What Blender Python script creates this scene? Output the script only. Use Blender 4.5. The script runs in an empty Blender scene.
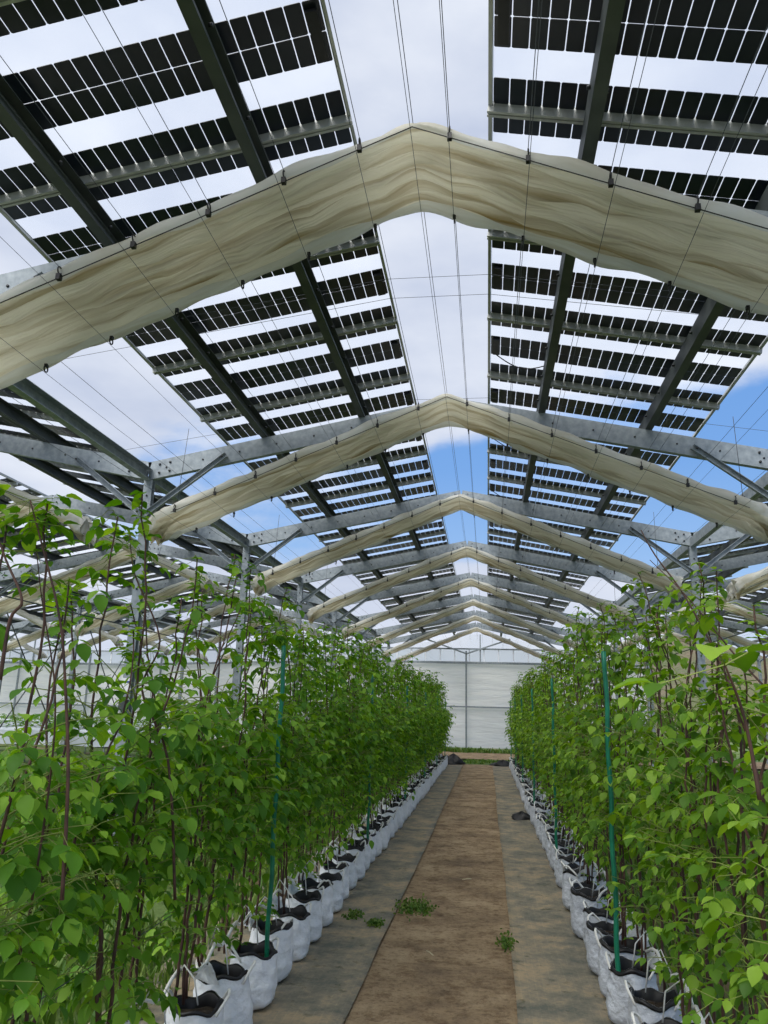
import bpy, math, random
import numpy as np
from mathutils import Vector, Matrix

# ------------------------------------------------------------------ camera
G = 1.55                                   # camera height above the ground
YAW, PITCH, ROLL = (math.radians(a) for a in (7.766, 14.356, 1.524))
FPX = 770.56
scene = bpy.context.scene
COL = scene.collection

def camera_axes():
    cy, sy, cp, sp = math.cos(YAW), math.sin(YAW), math.cos(PITCH), math.sin(PITCH)
    f = Vector((-sy*cp, cy*cp, sp)); r = Vector((cy, sy, 0)); u = r.cross(f)
    cr, sr = math.cos(ROLL), math.sin(ROLL)
    return r*cr + u*sr, u*cr - r*sr, f
CR, CU, CF = camera_axes()
cam_data = bpy.data.cameras.new('camera')
cam_data.sensor_fit = 'HORIZONTAL'; cam_data.sensor_width = 36.0
cam_data.lens = FPX/768*36.0
cam_data.clip_start = 0.05; cam_data.clip_end = 500
cam = bpy.data.objects.new('camera', cam_data); COL.objects.link(cam)
m = Matrix((CR, CU, -CF)).transposed().to_4x4(); m.translation = Vector((0, 0, G))
cam.matrix_world = m
scene.camera = cam

def pix(p):
    d = Vector(p) - Vector((0, 0, G)); z = d.dot(CF)
    if z < 0.05: return None
    return 384 + FPX*d.dot(CR)/z, 512 - FPX*d.dot(CU)/z
def in_view(pts, margin=60):
    """True if the box round the projected points touches the frame."""
    q = [pix(p) for p in pts]
    q = [a for a in q if a]
    if not q: return False
    xs = [a[0] for a in q]; ys = [a[1] for a in q]
    return max(xs) > -margin and min(xs) < 768+margin and max(ys) > -margin and min(ys) < 1024+margin

# ------------------------------------------------------------------ colour management, sky, sun
vs = scene.view_settings
vs.view_transform = 'Standard'; vs.look = 'None'; vs.gamma = 1.0
vs.use_curve_mapping = False
vs.exposure = 0.0
scene.display_settings.display_device = 'sRGB'

world = bpy.data.worlds.new('sky'); scene.world = world; world.use_nodes = True
nt = world.node_tree; nt.nodes.clear()
def N(tree, kind, **kw):
    n = tree.nodes.new(kind)
    for k, v in kw.items():
        if k in n.inputs: n.inputs[k].default_value = v
        else: setattr(n, k, v)
    return n
def math_node(tree, op, a, b=None, clamp=False):
    n = tree.nodes.new('ShaderNodeMath'); n.operation = op; n.use_clamp = clamp
    for i, v in enumerate((a, b)):
        if v is None: continue
        if isinstance(v, (int, float)): n.inputs[i].default_value = v
        else: tree.links.new(v, n.inputs[i])
    return n.outputs[0]
def ramp(tree, fac, stops, interp='LINEAR'):
    n = tree.nodes.new('ShaderNodeValToRGB'); cr = n.color_ramp; cr.interpolation = interp
    while len(cr.elements) > 1: cr.elements.remove(cr.elements[-1])
    cr.elements[0].position = stops[0][0]; cr.elements[0].color = (*stops[0][1], 1)
    for p, c in stops[1:]:
        e = cr.elements.new(p); e.color = (*c, 1)
    tree.links.new(fac, n.inputs[0]); return n.outputs[0]
def mixc(tree, fac, a, b, mode='MIX'):
    n = tree.nodes.new('ShaderNodeMix'); n.data_type = 'RGBA'; n.blend_type = mode
    for s, v in ((n.inputs[0], fac), (n.inputs[6], a), (n.inputs[7], b)):
        if isinstance(v, (int, float)): s.default_value = v
        elif isinstance(v, tuple): s.default_value = (*v, 1) if len(v) == 3 else v
        else: tree.links.new(v, s)
    return n.outputs[2]
def lin(r, g, b):
    f = lambda c: c/12.92 if c <= .04045 else ((c+.055)/1.055)**2.4
    return (f(r/255), f(g/255), f(b/255))

tc = N(nt, 'ShaderNodeTexCoord')
sx = N(nt, 'ShaderNodeSeparateXYZ'); nt.links.new(tc.outputs['Generated'], sx.inputs[0])
blue = ramp(nt, sx.outputs[2], [(0.0, lin(185, 208, 236)), (0.12, lin(160, 195, 236)), (0.3, lin(118, 164, 224)), (.5, lin(100, 150, 216)), (1.0, lin(70, 120, 200))])
mp = N(nt, 'ShaderNodeMapping'); nt.links.new(tc.outputs['Generated'], mp.inputs[0])
mp.inputs['Scale'].default_value = (1, 1, 2.2); mp.inputs['Location'].default_value = (3.1, 0.4, 1.7)
nz = N(nt, 'ShaderNodeTexNoise', Scale=3.2, Detail=8.0, Roughness=0.55); nt.links.new(mp.outputs[0], nz.inputs['Vector'])
# cloud deck thick overhead and low on the left, open blue band in between and to the right
hi = N(nt, 'ShaderNodeMapRange'); hi.interpolation_type = 'SMOOTHSTEP'
nt.links.new(sx.outputs[2], hi.inputs[0]); hi.inputs[1].default_value = .30; hi.inputs[2].default_value = .46; hi.inputs[3].default_value = 0; hi.inputs[4].default_value = .55
lo = N(nt, 'ShaderNodeMapRange'); lo.interpolation_type = 'SMOOTHSTEP'
nt.links.new(sx.outputs[2], lo.inputs[0]); lo.inputs[1].default_value = .12; lo.inputs[2].default_value = .21; lo.inputs[3].default_value = .5; lo.inputs[4].default_value = 0
lf = N(nt, 'ShaderNodeMapRange'); nt.links.new(sx.outputs[0], lf.inputs[0])
lf.inputs[1].default_value = -.5; lf.inputs[2].default_value = .35; lf.inputs[3].default_value = .22; lf.inputs[4].default_value = -.28
s = math_node(nt, 'ADD', hi.outputs[0], lo.outputs[0]); s = math_node(nt, 'ADD', s, lf.outputs[0]); s = math_node(nt, 'ADD', s, nz.outputs[0])
cover = N(nt, 'ShaderNodeMapRange'); cover.interpolation_type = 'SMOOTHSTEP'; nt.links.new(s, cover.inputs[0])
cover.inputs[1].default_value = .50; cover.inputs[2].default_value = .72
nz2 = N(nt, 'ShaderNodeTexNoise', Scale=5.0, Detail=5.0); nt.links.new(mp.outputs[0], nz2.inputs['Vector'])
white = ramp(nt, nz2.outputs[0], [(.3, lin(188, 198, 220)), (.7, lin(222, 228, 240))])
skyc = mixc(nt, cover.outputs[0], blue, white)
bg = N(nt, 'ShaderNodeBackground', Strength=1.1); nt.links.new(skyc, bg.inputs[0])
wo = N(nt, 'ShaderNodeOutputWorld'); nt.links.new(bg.outputs[0], wo.inputs[0])

sun_data = bpy.data.lights.new('sun', 'SUN'); sun_data.energy = 4.8; sun_data.angle = math.radians(50)
sun_data.color = (1.0, .97, .92)
sun = bpy.data.objects.new('sun', sun_data); COL.objects.link(sun)
sun.rotation_euler = (math.radians(28), math.radians(-18), 0)

# ------------------------------------------------------------------ materials
MAT = {}
def material(name, color, rough=.6, metal=0.0, noise=None, bump=None, **kw):
    """Principled with an optional object-space noise between two colours."""
    mt = bpy.data.materials.new(name); mt.use_nodes = True; t = mt.node_tree
    p = t.nodes['Principled BSDF']; p.inputs['Base Color'].default_value = (*color, 1)
    p.inputs['Roughness'].default_value = rough; p.inputs['Metallic'].default_value = metal
    for k, v in kw.items(): p.inputs[k.replace('_', ' ')].default_value = v
    co = N(t, 'ShaderNodeTexCoord')
    if noise:
        scale, c2, lo_, hi_ = noise[:4]; vec = co.outputs['Object']
        if len(noise) > 4:
            mm = N(t, 'ShaderNodeMapping'); mm.inputs['Scale'].default_value = noise[4]
            t.links.new(vec, mm.inputs[0]); vec = mm.outputs[0]
        n = N(t, 'ShaderNodeTexNoise', Scale=scale, Detail=6.0); t.links.new(vec, n.inputs['Vector'])
        c = ramp(t, n.outputs[0], [(lo_, color), (hi_, c2)]); t.links.new(c, p.inputs['Base Color'])
    if bump:
        n = N(t, 'ShaderNodeTexNoise', Scale=bump[0], Detail=5.0); t.links.new(co.outputs['Object'], n.inputs['Vector'])
        b = N(t, 'ShaderNodeBump', Strength=bump[1], Distance=bump[2]); t.links.new(n.outputs[0], b.inputs['Height'])
        t.links.new(b.outputs[0], p.inputs['Normal'])
    MAT[name] = mt; return mt
def translucent(name, color, amount, rough=.6, color2=None, scale=6.0, stretch=(1, 1, 1), lo_=.35, hi_=.65, bump=None, clear=0.0):
    """Thin sheet: diffuse front, light passing through."""
    mt = bpy.data.materials.new(name); mt.use_nodes = True; t = mt.node_tree
    p = t.nodes['Principled BSDF']; p.inputs['Roughness'].default_value = rough; p.inputs['Base Color'].default_value = (*color, 1)
    tr = N(t, 'ShaderNodeBsdfTranslucent'); tr.inputs[0].default_value = (*color, 1)
    co = N(t, 'ShaderNodeTexCoord')
    if color2:
        mm = N(t, 'ShaderNodeMapping'); mm.inputs['Scale'].default_value = stretch; t.links.new(co.outputs['Object'], mm.inputs[0])
        n = N(t, 'ShaderNodeTexNoise', Scale=scale, Detail=5.0); t.links.new(mm.outputs[0], n.inputs['Vector'])
        c = ramp(t, n.outputs[0], [(lo_, color), (hi_, color2)])
        t.links.new(c, p.inputs['Base Color']); t.links.new(c, tr.inputs[0])
    if bump:
        n = N(t, 'ShaderNodeTexNoise', Scale=bump[0], Detail=4.0)
        mm = N(t, 'ShaderNodeMapping'); mm.inputs['Scale'].default_value = stretch; t.links.new(co.outputs['Object'], mm.inputs[0]); t.links.new(mm.outputs[0], n.inputs['Vector'])
        b = N(t, 'ShaderNodeBump', Strength=bump[1], Distance=bump[2]); t.links.new(n.outputs[0], b.inputs['Height'])
        t.links.new(b.outputs[0], p.inputs['Normal']); t.links.new(b.outputs[0], tr.inputs['Normal'])
    mx = N(t, 'ShaderNodeMixShader'); mx.inputs[0].default_value = amount
    t.links.new(p.outputs[0], mx.inputs[1]); t.links.new(tr.outputs[0], mx.inputs[2])
    out = t.nodes['Material Output']; last = mx.outputs[0]
    if clear:
        tp = N(t, 'ShaderNodeBsdfTransparent'); m2 = N(t, 'ShaderNodeMixShader'); m2.inputs[0].default_value = clear
        t.links.new(last, m2.inputs[1]); t.links.new(tp.outputs[0], m2.inputs[2]); last = m2.outputs[0]
    t.links.new(last, out.inputs[0]); MAT[name] = mt; return mt
def leaf_material(name, c1, c2, c3, amount=.45):
    mt = bpy.data.materials.new(name); mt.use_nodes = True; t = mt.node_tree
    p = t.nodes['Principled BSDF']; p.inputs['Roughness'].default_value = .5
    p.inputs['Specular IOR Level'].default_value = .3
    tr = N(t, 'ShaderNodeBsdfTranslucent')
    g = N(t, 'ShaderNodeNewGeometry')
    c = ramp(t, g.outputs['Random Per Island'], [(0.0, c1), (.5, c2), (1.0, c3)])
    t.links.new(c, p.inputs['Base Color'])
    hs = N(t, 'ShaderNodeHueSaturation', Hue=.485, Saturation=1.1, Value=1.25); t.links.new(c, hs.inputs['Color']); t.links.new(hs.outputs[0], tr.inputs[0])
    mx = N(t, 'ShaderNodeMixShader'); mx.inputs[0].default_value = amount
    t.links.new(p.outputs[0], mx.inputs[1]); t.links.new(tr.outputs[0], mx.inputs[2]); t.links.new(mx.outputs[0], t.nodes['Material Output'].inputs[0])
    MAT[name] = mt; return mt

material('galvanised', lin(128, 137, 143), .55, .3, (16, lin(156, 164, 169), .35, .7))
material('dark_and_shaded_steel', lin(62, 68, 68), .6, .2, (5, lin(78, 84, 82), .3, .7))  # on the purlins, shade over galvanised steel is put into this darker colour
material('rail_metal', lin(160, 163, 160), .5, .4, (8, lin(182, 184, 180), .3, .7))
material('bolt_dark', lin(50, 52, 55), .5, .5)
material('cell', (.003, .006, .014), .3, 0, (3, (.006, .011, .022), .3, .7))
material('black_plastic', lin(18, 18, 20), .5)
material('wire', lin(80, 84, 92), .5, .3)
material('cable', lin(20, 20, 24), .5)
material('ground_soil', lin(132, 112, 84), .95, 0, (1.1, lin(80, 102, 46), .34, .45), (20, .6, .03))
material('mat', lin(112, 106, 92), .85, 0, (1.3, lin(82, 80, 70), .35, .7), (40, .25, .01))
material('bag_white', lin(240, 243, 246), .55, 0, (9, lin(222, 226, 230), .4, .75), (14, .8, .03))
material('bag_silver', lin(200, 206, 214), .5, 0, (9, lin(168, 174, 184), .4, .75), (14, .9, .04))
material('soil_mix', lin(38, 32, 26), .95, 0, (30, lin(70, 58, 42), .4, .7), (60, .8, .02))
material('strap', lin(225, 225, 220), .6)
material('cane', lin(56, 36, 31), .7, 0, (14, lin(98, 68, 54), .35, .7))
material('petiole', lin(120, 135, 60), .6)
material('stake_green', lin(10, 105, 78), .4, 0, (12, lin(20, 125, 92), .4, .6))
material('fabric_wall', lin(214, 216, 220), .7, 0, (.8, lin(228, 229, 230), .3, .7, (1, 1, 6)), (1.2, .5, .25))

material('hill', lin(82, 92, 58), .95, 0, (.25, lin(104, 94, 76), .35, .65), (1.5, 1, .6))
material('petal', lin(240, 200, 20), .6)
material('white_film', lin(205, 210, 216), .5, 0, (3, lin(180, 188, 196), .35, .7))
material('label_white', lin(235, 235, 238), .5)
material('label_blue', lin(60, 80, 140), .5)
material('straw', lin(190, 180, 150), .8)
translucent('glass', (.72, .78, .85), .9, .15, clear=.92)
translucent('fabric_backlit', lin(243, 240, 238), .5, .7, lin(250, 248, 246), .8, (1, 1, 6), .3, .7, bump=(1.2, .4, .2))
translucent('film_clear', (.72, .78, .80), .7, .3, clear=.5)
translucent('film_gable', (.8, .84, .86), .7, .3, clear=.8)
translucent('tarp_white', lin(226, 228, 226), .6, .5, lin(210, 208, 196), 3.0, (.5, 6, 0), bump=(5, .5, .02))
translucent('tarp_stained', lin(238, 233, 216), .6, .6, lin(158, 136, 88), 1.5, (.3, 10.0, 0), .46, .70, bump=(3, 1.0, .04))
leaf_material('leaf', lin(68, 118, 34), lin(100, 150, 44), lin(148, 190, 66))
leaf_material('leaf_right', lin(70, 112, 32), lin(106, 150, 44), lin(152, 190, 68))
leaf_material('grass', lin(66, 100, 40), lin(86, 122, 48), lin(122, 142, 70), .35)

# dirt of the aisle: brown earth with darker clods
t = material('dirt', lin(122, 99, 76), .95).node_tree
p = t.nodes['Principled BSDF']; co = N(t, 'ShaderNodeTexCoord')
n1 = N(t, 'ShaderNodeTexNoise', Scale=2.2, Detail=9.0, Roughness=.65); t.links.new(co.outputs['Object'], n1.inputs['Vector'])
n2 = N(t, 'ShaderNodeTexNoise', Scale=26.0, Detail=6.0, Roughness=.7); t.links.new(co.outputs['Object'], n2.inputs['Vector'])
c1 = ramp(t, n1.outputs[0], [(.32, lin(118, 99, 78)), (.5, lin(156, 134, 104)), (.7, lin(186, 164, 132))])
c2 = ramp(t, n2.outputs[0], [(.32, (.42, .38, .34)), (.5, (1, 1, 1))])
n3 = N(t, 'ShaderNodeTexNoise', Scale=7.0, Detail=8.0, Roughness=.75); t.links.new(co.outputs['Object'], n3.inputs['Vector'])
c3 = ramp(t, n3.outputs[0], [(.38, (.62, .55, .48)), (.5, (1, 1, 1)), (.66, (1.12, 1.1, 1.08))])
cc = mixc(t, .8, c1, c2, 'MULTIPLY'); cc = mixc(t, 1.0, cc, c3, 'MULTIPLY'); t.links.new(cc, p.inputs['Base Color'])
b = N(t, 'ShaderNodeBump', Strength=1.0, Distance=.035); t.links.new(n2.outputs[0], b.inputs['Height']); t.links.new(b.outputs[0], p.inputs['Normal'])

# woven ground cover: fine weave, long printed lines, blotches of soil and old algae
t = MAT['mat'].node_tree; p = t.nodes['Principled BSDF']; co = N(t, 'ShaderNodeTexCoord')
n1 = N(t, 'ShaderNodeTexNoise', Scale=2.6, Detail=10.0, Roughness=.78); t.links.new(co.outputs['Object'], n1.inputs['Vector'])
c1 = ramp(t, n1.outputs[0], [(.38, lin(92, 94, 86)), (.5, lin(128, 121, 104)), (.6, lin(160, 142, 114))])
n2 = N(t, 'ShaderNodeTexNoise', Scale=9.0, Detail=6.0, Roughness=.7); t.links.new(co.outputs['Object'], n2.inputs['Vector'])
c2 = ramp(t, n2.outputs[0], [(.30, lin(120, 130, 90)), (.42, (1, 1, 1))])
w = N(t, 'ShaderNodeTexWave', Scale=7.0, Distortion=.15); w.bands_direction = 'X'; t.links.new(co.outputs['Object'], w.inputs['Vector'])
c3 = ramp(t, w.outputs['Fac'], [(.0, (1.12, 1.12, 1.1)), (.04, (1, 1, 1))])
cc = mixc(t, .8, c1, c2, 'MULTIPLY'); cc = mixc(t, 1.0, cc, c3, 'MULTIPLY'); t.links.new(cc, p.inputs['Base Color'])

# ------------------------------------------------------------------ mesh helpers
class MB:
    def __init__(self): self.v = []; self.f = []; self.m = []; self.mats = []; self.smooth = []
    def mi(self, name):
        if name not in self.mats: self.mats.append(name)
        return self.mats.index(name)
    def add(self, verts, faces, mat, smooth=False):
        o = len(self.v); self.v.extend(tuple(a) for a in verts); i = self.mi(mat)
        for f in faces: self.f.append(tuple(o+k for k in f)); self.m.append(i); self.smooth.append(smooth)
    def box(self, a, b, mat):
        (x0, y0, z0), (x1, y1, z1) = a, b
        v = [(x0,y0,z0),(x1,y0,z0),(x1,y1,z0),(x0,y1,z0),(x0,y0,z1),(x1,y0,z1),(x1,y1,z1),(x0,y1,z1)]
        self.add(v, [(3,2,1,0),(4,5,6,7),(0,1,5,4),(1,2,6,5),(2,3,7,6),(3,0,4,7)], mat)
    def sweep(self, p0, p1, prof, mat, side=None):
        """2D profile (s, u) swept from p0 to p1; s along `side`, u along the other normal."""
        p0, p1 = Vector(p0), Vector(p1); d = (p1-p0).normalized()
        side = Vector(side) if side is not None else d.cross(Vector((0, 0, 1)))
        if side.length < 1e-4: side = Vector((1, 0, 0))
        side = (side - d*side.dot(d)).normalized(); up = side.cross(d)
        if up.z < 0: up = -up
        n = len(prof); v = []
        for p in (p0, p1): v += [p + side*s + up*u for s, u in prof]
        f = [tuple(range(n-1, -1, -1)), tuple(range(n, 2*n))]
        f += [(i, (i+1) % n, n+(i+1) % n, n+i) for i in range(n)]
        self.add(v, f, mat)
    def bar(self, p0, p1, w, h, mat, side=None):
        self.sweep(p0, p1, [(-w/2,-h/2),(w/2,-h/2),(w/2,h/2),(-w/2,h/2)], mat, side)
    def tube(self, pts, r, mat, n=6, caps=True):
        pts = [Vector(p) for p in pts]; rr = r if isinstance(r, (list, tuple)) else [r]*len(pts)
        v = []; f = []; last = None
        for i, p in enumerate(pts):
            d = (pts[min(i+1, len(pts)-1)] - pts[max(i-1, 0)])
            d = d.normalized() if d.length > 1e-9 else Vector((0, 0, 1))
            a = last if last is not None else (Vector((0, 0, 1)) if abs(d.z) < .9 else Vector((1, 0, 0)))
            a = (a - d*a.dot(d)).normalized(); last = a; b = d.cross(a)
            v += [p + (a*math.cos(2*math.pi*k/n) + b*math.sin(2*math.pi*k/n))*rr[i] for k in range(n)]
        for i in range(len(pts)-1):
            f += [(i*n+k, i*n+(k+1) % n, (i+1)*n+(k+1) % n, (i+1)*n+k) for k in range(n)]
        if caps: f += [tuple(range(n-1, -1, -1)), tuple(range((len(pts)-1)*n, len(pts)*n))]
        self.add(v, f, mat, True)
    def disc_bolt(self, c, axis, r, h, mat, n=6):
        c = Vector(c); self.tube([c, c+Vector(axis)*h], r, mat, n)
    def mesh(self, name):
        me = bpy.data.meshes.new(name); me.from_pydata(self.v, [], self.f)
        for k in self.mats: me.materials.append(MAT[k])
        me.polygons.foreach_set('material_index', self.m); me.polygons.foreach_set('use_smooth', self.smooth)
        me.update(); return me

def obj(name, mesh, parent=None, loc=(0, 0, 0)):
    if isinstance(mesh, MB): mesh = mesh.mesh(name)
    o = bpy.data.objects.new(name, mesh); COL.objects.link(o); o.location = loc
    if parent is not None: o.parent = parent
    return o
def tag(o, label, cat, group=None, kind=None):
    o['label'] = label; o['category'] = cat
    if group: o['group'] = group
    if kind: o['kind'] = kind
    return o
def thing(name, label, cat, loc=(0, 0, 0), rot=(0, 0, 0), group=None):
    o = bpy.data.objects.new(name, None); COL.objects.link(o); o.location = loc; o.rotation_euler = rot
    o.empty_display_size = .1
    return tag(o, label, cat, group)
def struct(name, mesh, label=None):
    o = obj(name, mesh); o['kind'] = 'structure'
    return o
ORD = ['first', 'second', 'third', 'fourth', 'fifth', 'sixth', 'seventh', 'eighth', 'ninth', 'tenth', 'eleventh', 'twelfth', 'thirteenth', 'fourteenth', 'fifteenth', 'sixteenth', 'seventeenth', 'eighteenth', 'nineteenth', 'twentieth']
ORD += ['twenty-' + w_ for w_ in ORD[:9]] + ['thirtieth']
rnd = random.Random(7)

# ------------------------------------------------------------------ layout of the house
XA = -.375                      # ridge line of the middle span
SPAN = 6.78; HALF = SPAN/2
L = 3.67; YR0 = 4.23 ; YT0 = 3.47   # bay length, first rafter, first curtain
YEND = 33.6
NB = 8
PITCHM = L/3                    # one solar panel per third of a bay
ZP = 3.446 + G; SL = .188       # panel plane at its ridge edge, and its slope
XE = .41                        # half of the open slot along the ridge
PW = 2.27                       # horizontal width of a panel slope
ANG = math.atan(SL)
def zpanel(dx): return ZP - SL*(dx-XE)          # dx = horizontal distance from the ridge line
def zraft(dx): return 3.33 + G - .203*dx        # top of rafter
def ztarp(dx): return 3.0 + G - .422*dx
where = {0: 'middle span', -1: 'next span to the left', -2: 'second span to the left', -3: 'third span to the left', 1: 'next span to the right', 2: 'second span to the right'}

# ------------------------------------------------------------------ ground
def grid(x0, x1, y0, y1, nx, ny, z, amp=0.0, seed=0):
    r = np.random.RandomState(seed); X = np.linspace(x0, x1, nx+1); Y = np.linspace(y0, y1, ny+1)
    ph = r.rand(6)*6.28; fr = r.rand(6, 2)*5+1.5
    v = []
    for y in Y:
        for x in X:
            d = sum(math.sin(fr[k][0]*x + fr[k][1]*y + ph[k]) for k in range(6))/6
            v.append((x, y, z + amp*d))
    f = [(j*(nx+1)+i, j*(nx+1)+i+1, (j+1)*(nx+1)+i+1, (j+1)*(nx+1)+i) for j in range(ny) for i in range(nx)]
    return v, f
mb = MB(); mb.add(*grid(-70, 70, -6, 160, 40, 60, -.03), 'ground_soil', True); struct('ground', mb)
mb = MB(); mb.add(*grid(-.76, .2, -1.5, 24.6, 24, 320, 0.0, .006, 3), 'dirt', True)
tag(obj('dirt_path', mb), 'bare brown earth path running down the middle of the aisle', 'path', kind='structure')
def weed_mat(x0, x1, seed, label):
    r = random.Random(seed); nx, ny = 14, 150; v = []; f = []
    for j in range(ny+1):
        y = -1.5 + 26.0*j/ny; wob = .006*math.sin(y*.7+seed) + .003*math.sin(y*4.1)
        for i in range(nx+1):
            tt = i/nx; x = x0 + (x1-x0)*tt + wob
            e = .008 if i in (0, nx) else 0
            v.append((x, y, .018 + e*.4 + .004*math.sin(x*23+y*3.1)+.003*math.sin(y*9+x*7)))
    f = [(j*(nx+1)+i, j*(nx+1)+i+1, (j+1)*(nx+1)+i+1, (j+1)*(nx+1)+i) for j in range(ny) for i in range(nx)]
    mb = MB(); mb.add(v, f, 'mat', True)
    o = obj('ground_cover_fabric', mb)
    md = o.modifiers.new('thick', 'SOLIDIFY'); md.thickness = .003; md.offset = -1
    return tag(o, label, 'ground fabric')
weed_mat(-1.95, -.72, 1, 'worn grey-brown woven ground fabric along the left side of the earth path')
weed_mat(.15, 1.1, 2, 'worn grey-brown woven ground fabric along the right side of the earth path')
# strips of soil and grass crossing in front of the end wall
mb = MB(); mb.add(*grid(-14, 10, 27.0, 31.2, 60, 16, .02, .02, 5), 'dirt', True)
tag(obj('soil_strip', mb), 'reddish bare soil strip crossing in front of the white end wall', 'soil', kind='structure')

# ------------------------------------------------------------------ grass
def leaf_blades(n, xr, yr, hr, seed, dens=None):
    r = np.random.RandomState(seed)
    x = r.uniform(*xr, n); y = yr[0] + (yr[1]-yr[0])*r.rand(n)**1.3
    # clumps
    k = np.sin(x*2.1+1)*np.sin(y*1.7) + np.sin(x*5.3+y*3.9)*.5 + r.randn(n)*.5
    keep = k > -.45; x, y = x[keep], y[keep]; n = len(x)
    h = r.uniform(*hr, n); a = r.rand(n)*6.283; w = .005 + r.rand(n)*.009 + y*.0006
    lx, ly = np.cos(a), np.sin(a); ben = h*r.uniform(.2, .9, n)
    bx, by = np.cos(a+1.57), np.sin(a+1.57)
    V = np.zeros((n, 5, 3))
    V[:, 0] = np.c_[x-lx*w, y-ly*w, np.zeros(n)]; V[:, 1] = np.c_[x+lx*w, y+ly*w, np.zeros(n)]
    V[:, 2] = np.c_[x-lx*w*.8+bx*ben*.3, y-ly*w*.8+by*ben*.3, h*.6]; V[:, 3] = np.c_[x+lx*w*.8+bx*ben*.3, y+ly*w*.8+by*ben*.3, h*.6]
    V[:, 4] = np.c_[x+bx*ben, y+by*ben, h]
    return V
def blades_object(name, V, mat):
    n = len(V); v = V.reshape(-1, 3); F = []
    for i in range(n): o = i*5; F.append((o, o+1, o+3, o+2)); F.append((o+2, o+3, o+4))
    me = bpy.data.meshes.new(name); me.from_pydata(v.tolist(), [], F); me.materials.append(MAT[mat]); me.update()
    return obj(name, me)
V = leaf_blades(60000, (-9, -1.7), (1.2, 22), (.05, .22), 1)
tag(blades_object('grass', V, 'grass'), 'rough green grass and weeds on the ground left of the left hedge', 'grass', kind='stuff')
V = leaf_blades(42000, (1.0, 8), (1.6, 22), (.05, .26), 2)
tag(blades_object('grass', V, 'grass'), 'rough green grass and weeds on the ground right of the right hedge', 'grass', kind='stuff')
V = leaf_blades(5000, (-14, 9), (31.2, 33.4), (.06, .2), 3)
tag(blades_object('grass', V, 'grass'), 'strip of yellow-green grass along the foot of the end wall', 'grass', kind='stuff')
V = leaf_blades(3500, (-5, 4), (24.9, 26.8), (.03, .08), 4)
tag(blades_object('grass', V, 'grass'), 'thin green grass strip just past the end of the earth path', 'grass', kind='stuff')
def tuft(cx, cy, rx, ry, n, seed, label):
    r = np.random.RandomState(seed); V = leaf_blades(n*3, (-1, 1), (-1, 1), (.008, .026), seed)
    d = r.randn(len(V), 2)*.42; base = V[:, :2, :2].mean(axis=1)
    tgt = np.c_[cx + d[:, 0]*rx, cy + d[:, 1]*ry]
    V[:, :, 0] += (tgt[:, 0]-base[:, 0])[:, None]; V[:, :, 1] += (tgt[:, 1]-base[:, 1])[:, None]; V[:, :, 2] += .02
    tag(blades_object('weed_tuft', V[:n], 'grass'), label, 'weeds', kind='stuff')
tuft(-.58, 6.75, .16, .3, 500, 11, 'low green weeds growing on the left edge of the earth path')
tuft(-.82, 6.2, .07, .12, 160, 12, 'small green weed clump on the left ground fabric beside the path edge')
tuft(.12, 5.9, .07, .25, 160, 13, 'sparse weeds along the right edge of the earth path')
tuft(-1.02, 6.4, .06, .15, 140, 14, 'small weed clump on the left ground fabric beside the grow bags')
# stray straw on the path
for x, y, a, s in ((-.38, 5.55, 2.1, 'pale dry straw stalk lying in the middle of the earth path'), (-.2, 7.9, .6, 'tiny pale chip lying far up the earth path')):
    mb = MB(); d = Vector((math.cos(a), math.sin(a), 0))*.05
    mb.tube([Vector((x, y, .026))-d, Vector((x, y, .03)), Vector((x, y, .026))+d], .004, 'straw', 5); tag(obj('straw', mb), s, 'straw')

# ------------------------------------------------------------------ end wall
mb = MB()
nx, nz = 160, 26; wx0, wx1 = -34.0, 6.45
def wall_drop(x): return -.36*min(1, max(0, (-x-6)/10))
v = []
for j in range(nz+1):
    for i in range(nx+1):
        x = wx0+(wx1-wx0)*i/nx; z = .1+(2.01+G-.1)*j/nz
        yy = YEND + .015*math.sin(z*19) + .03*math.sin(x*1.3)*math.sin(z*2.1) + (.05*math.sin(x*2.3+z*3)*max(0, 1-z/1.3))
        v.append((x, yy, z + wall_drop(x)))
f = [(j*(nx+1)+i, j*(nx+1)+i+1, (j+1)*(nx+1)+i+1, (j+1)*(nx+1)+i) for j in range(nz) for i in range(nx)]
mb.add(v, f, 'fabric_backlit', True); struct('wall_back', mb)
mb = MB()
for z, h in ((2.01+G, .09), (.19+G, .06), (2.59+G, .06)):
    xs = [wx0, -16, -6, wx1]
    for a, b_ in zip(xs, xs[1:]): mb.bar((a, YEND-.09, z+wall_drop(a)), (b_, YEND-.09, z+wall_drop(b_)), .06, h, 'galvanised')
for k in range(-5, 3):
    xx = XA + k*HALF
    if wx0 < xx < wx1: pass
for k in range(-9, 2):
    xx = -.87 + k*HALF
    mb.bar((xx, YEND-.12, 0), (xx, YEND-.12, 2.5+G+wall_drop(xx)), .07, .06, 'galvanised', side=(1, 0, 0))
struct('trim_1', mb)
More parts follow.
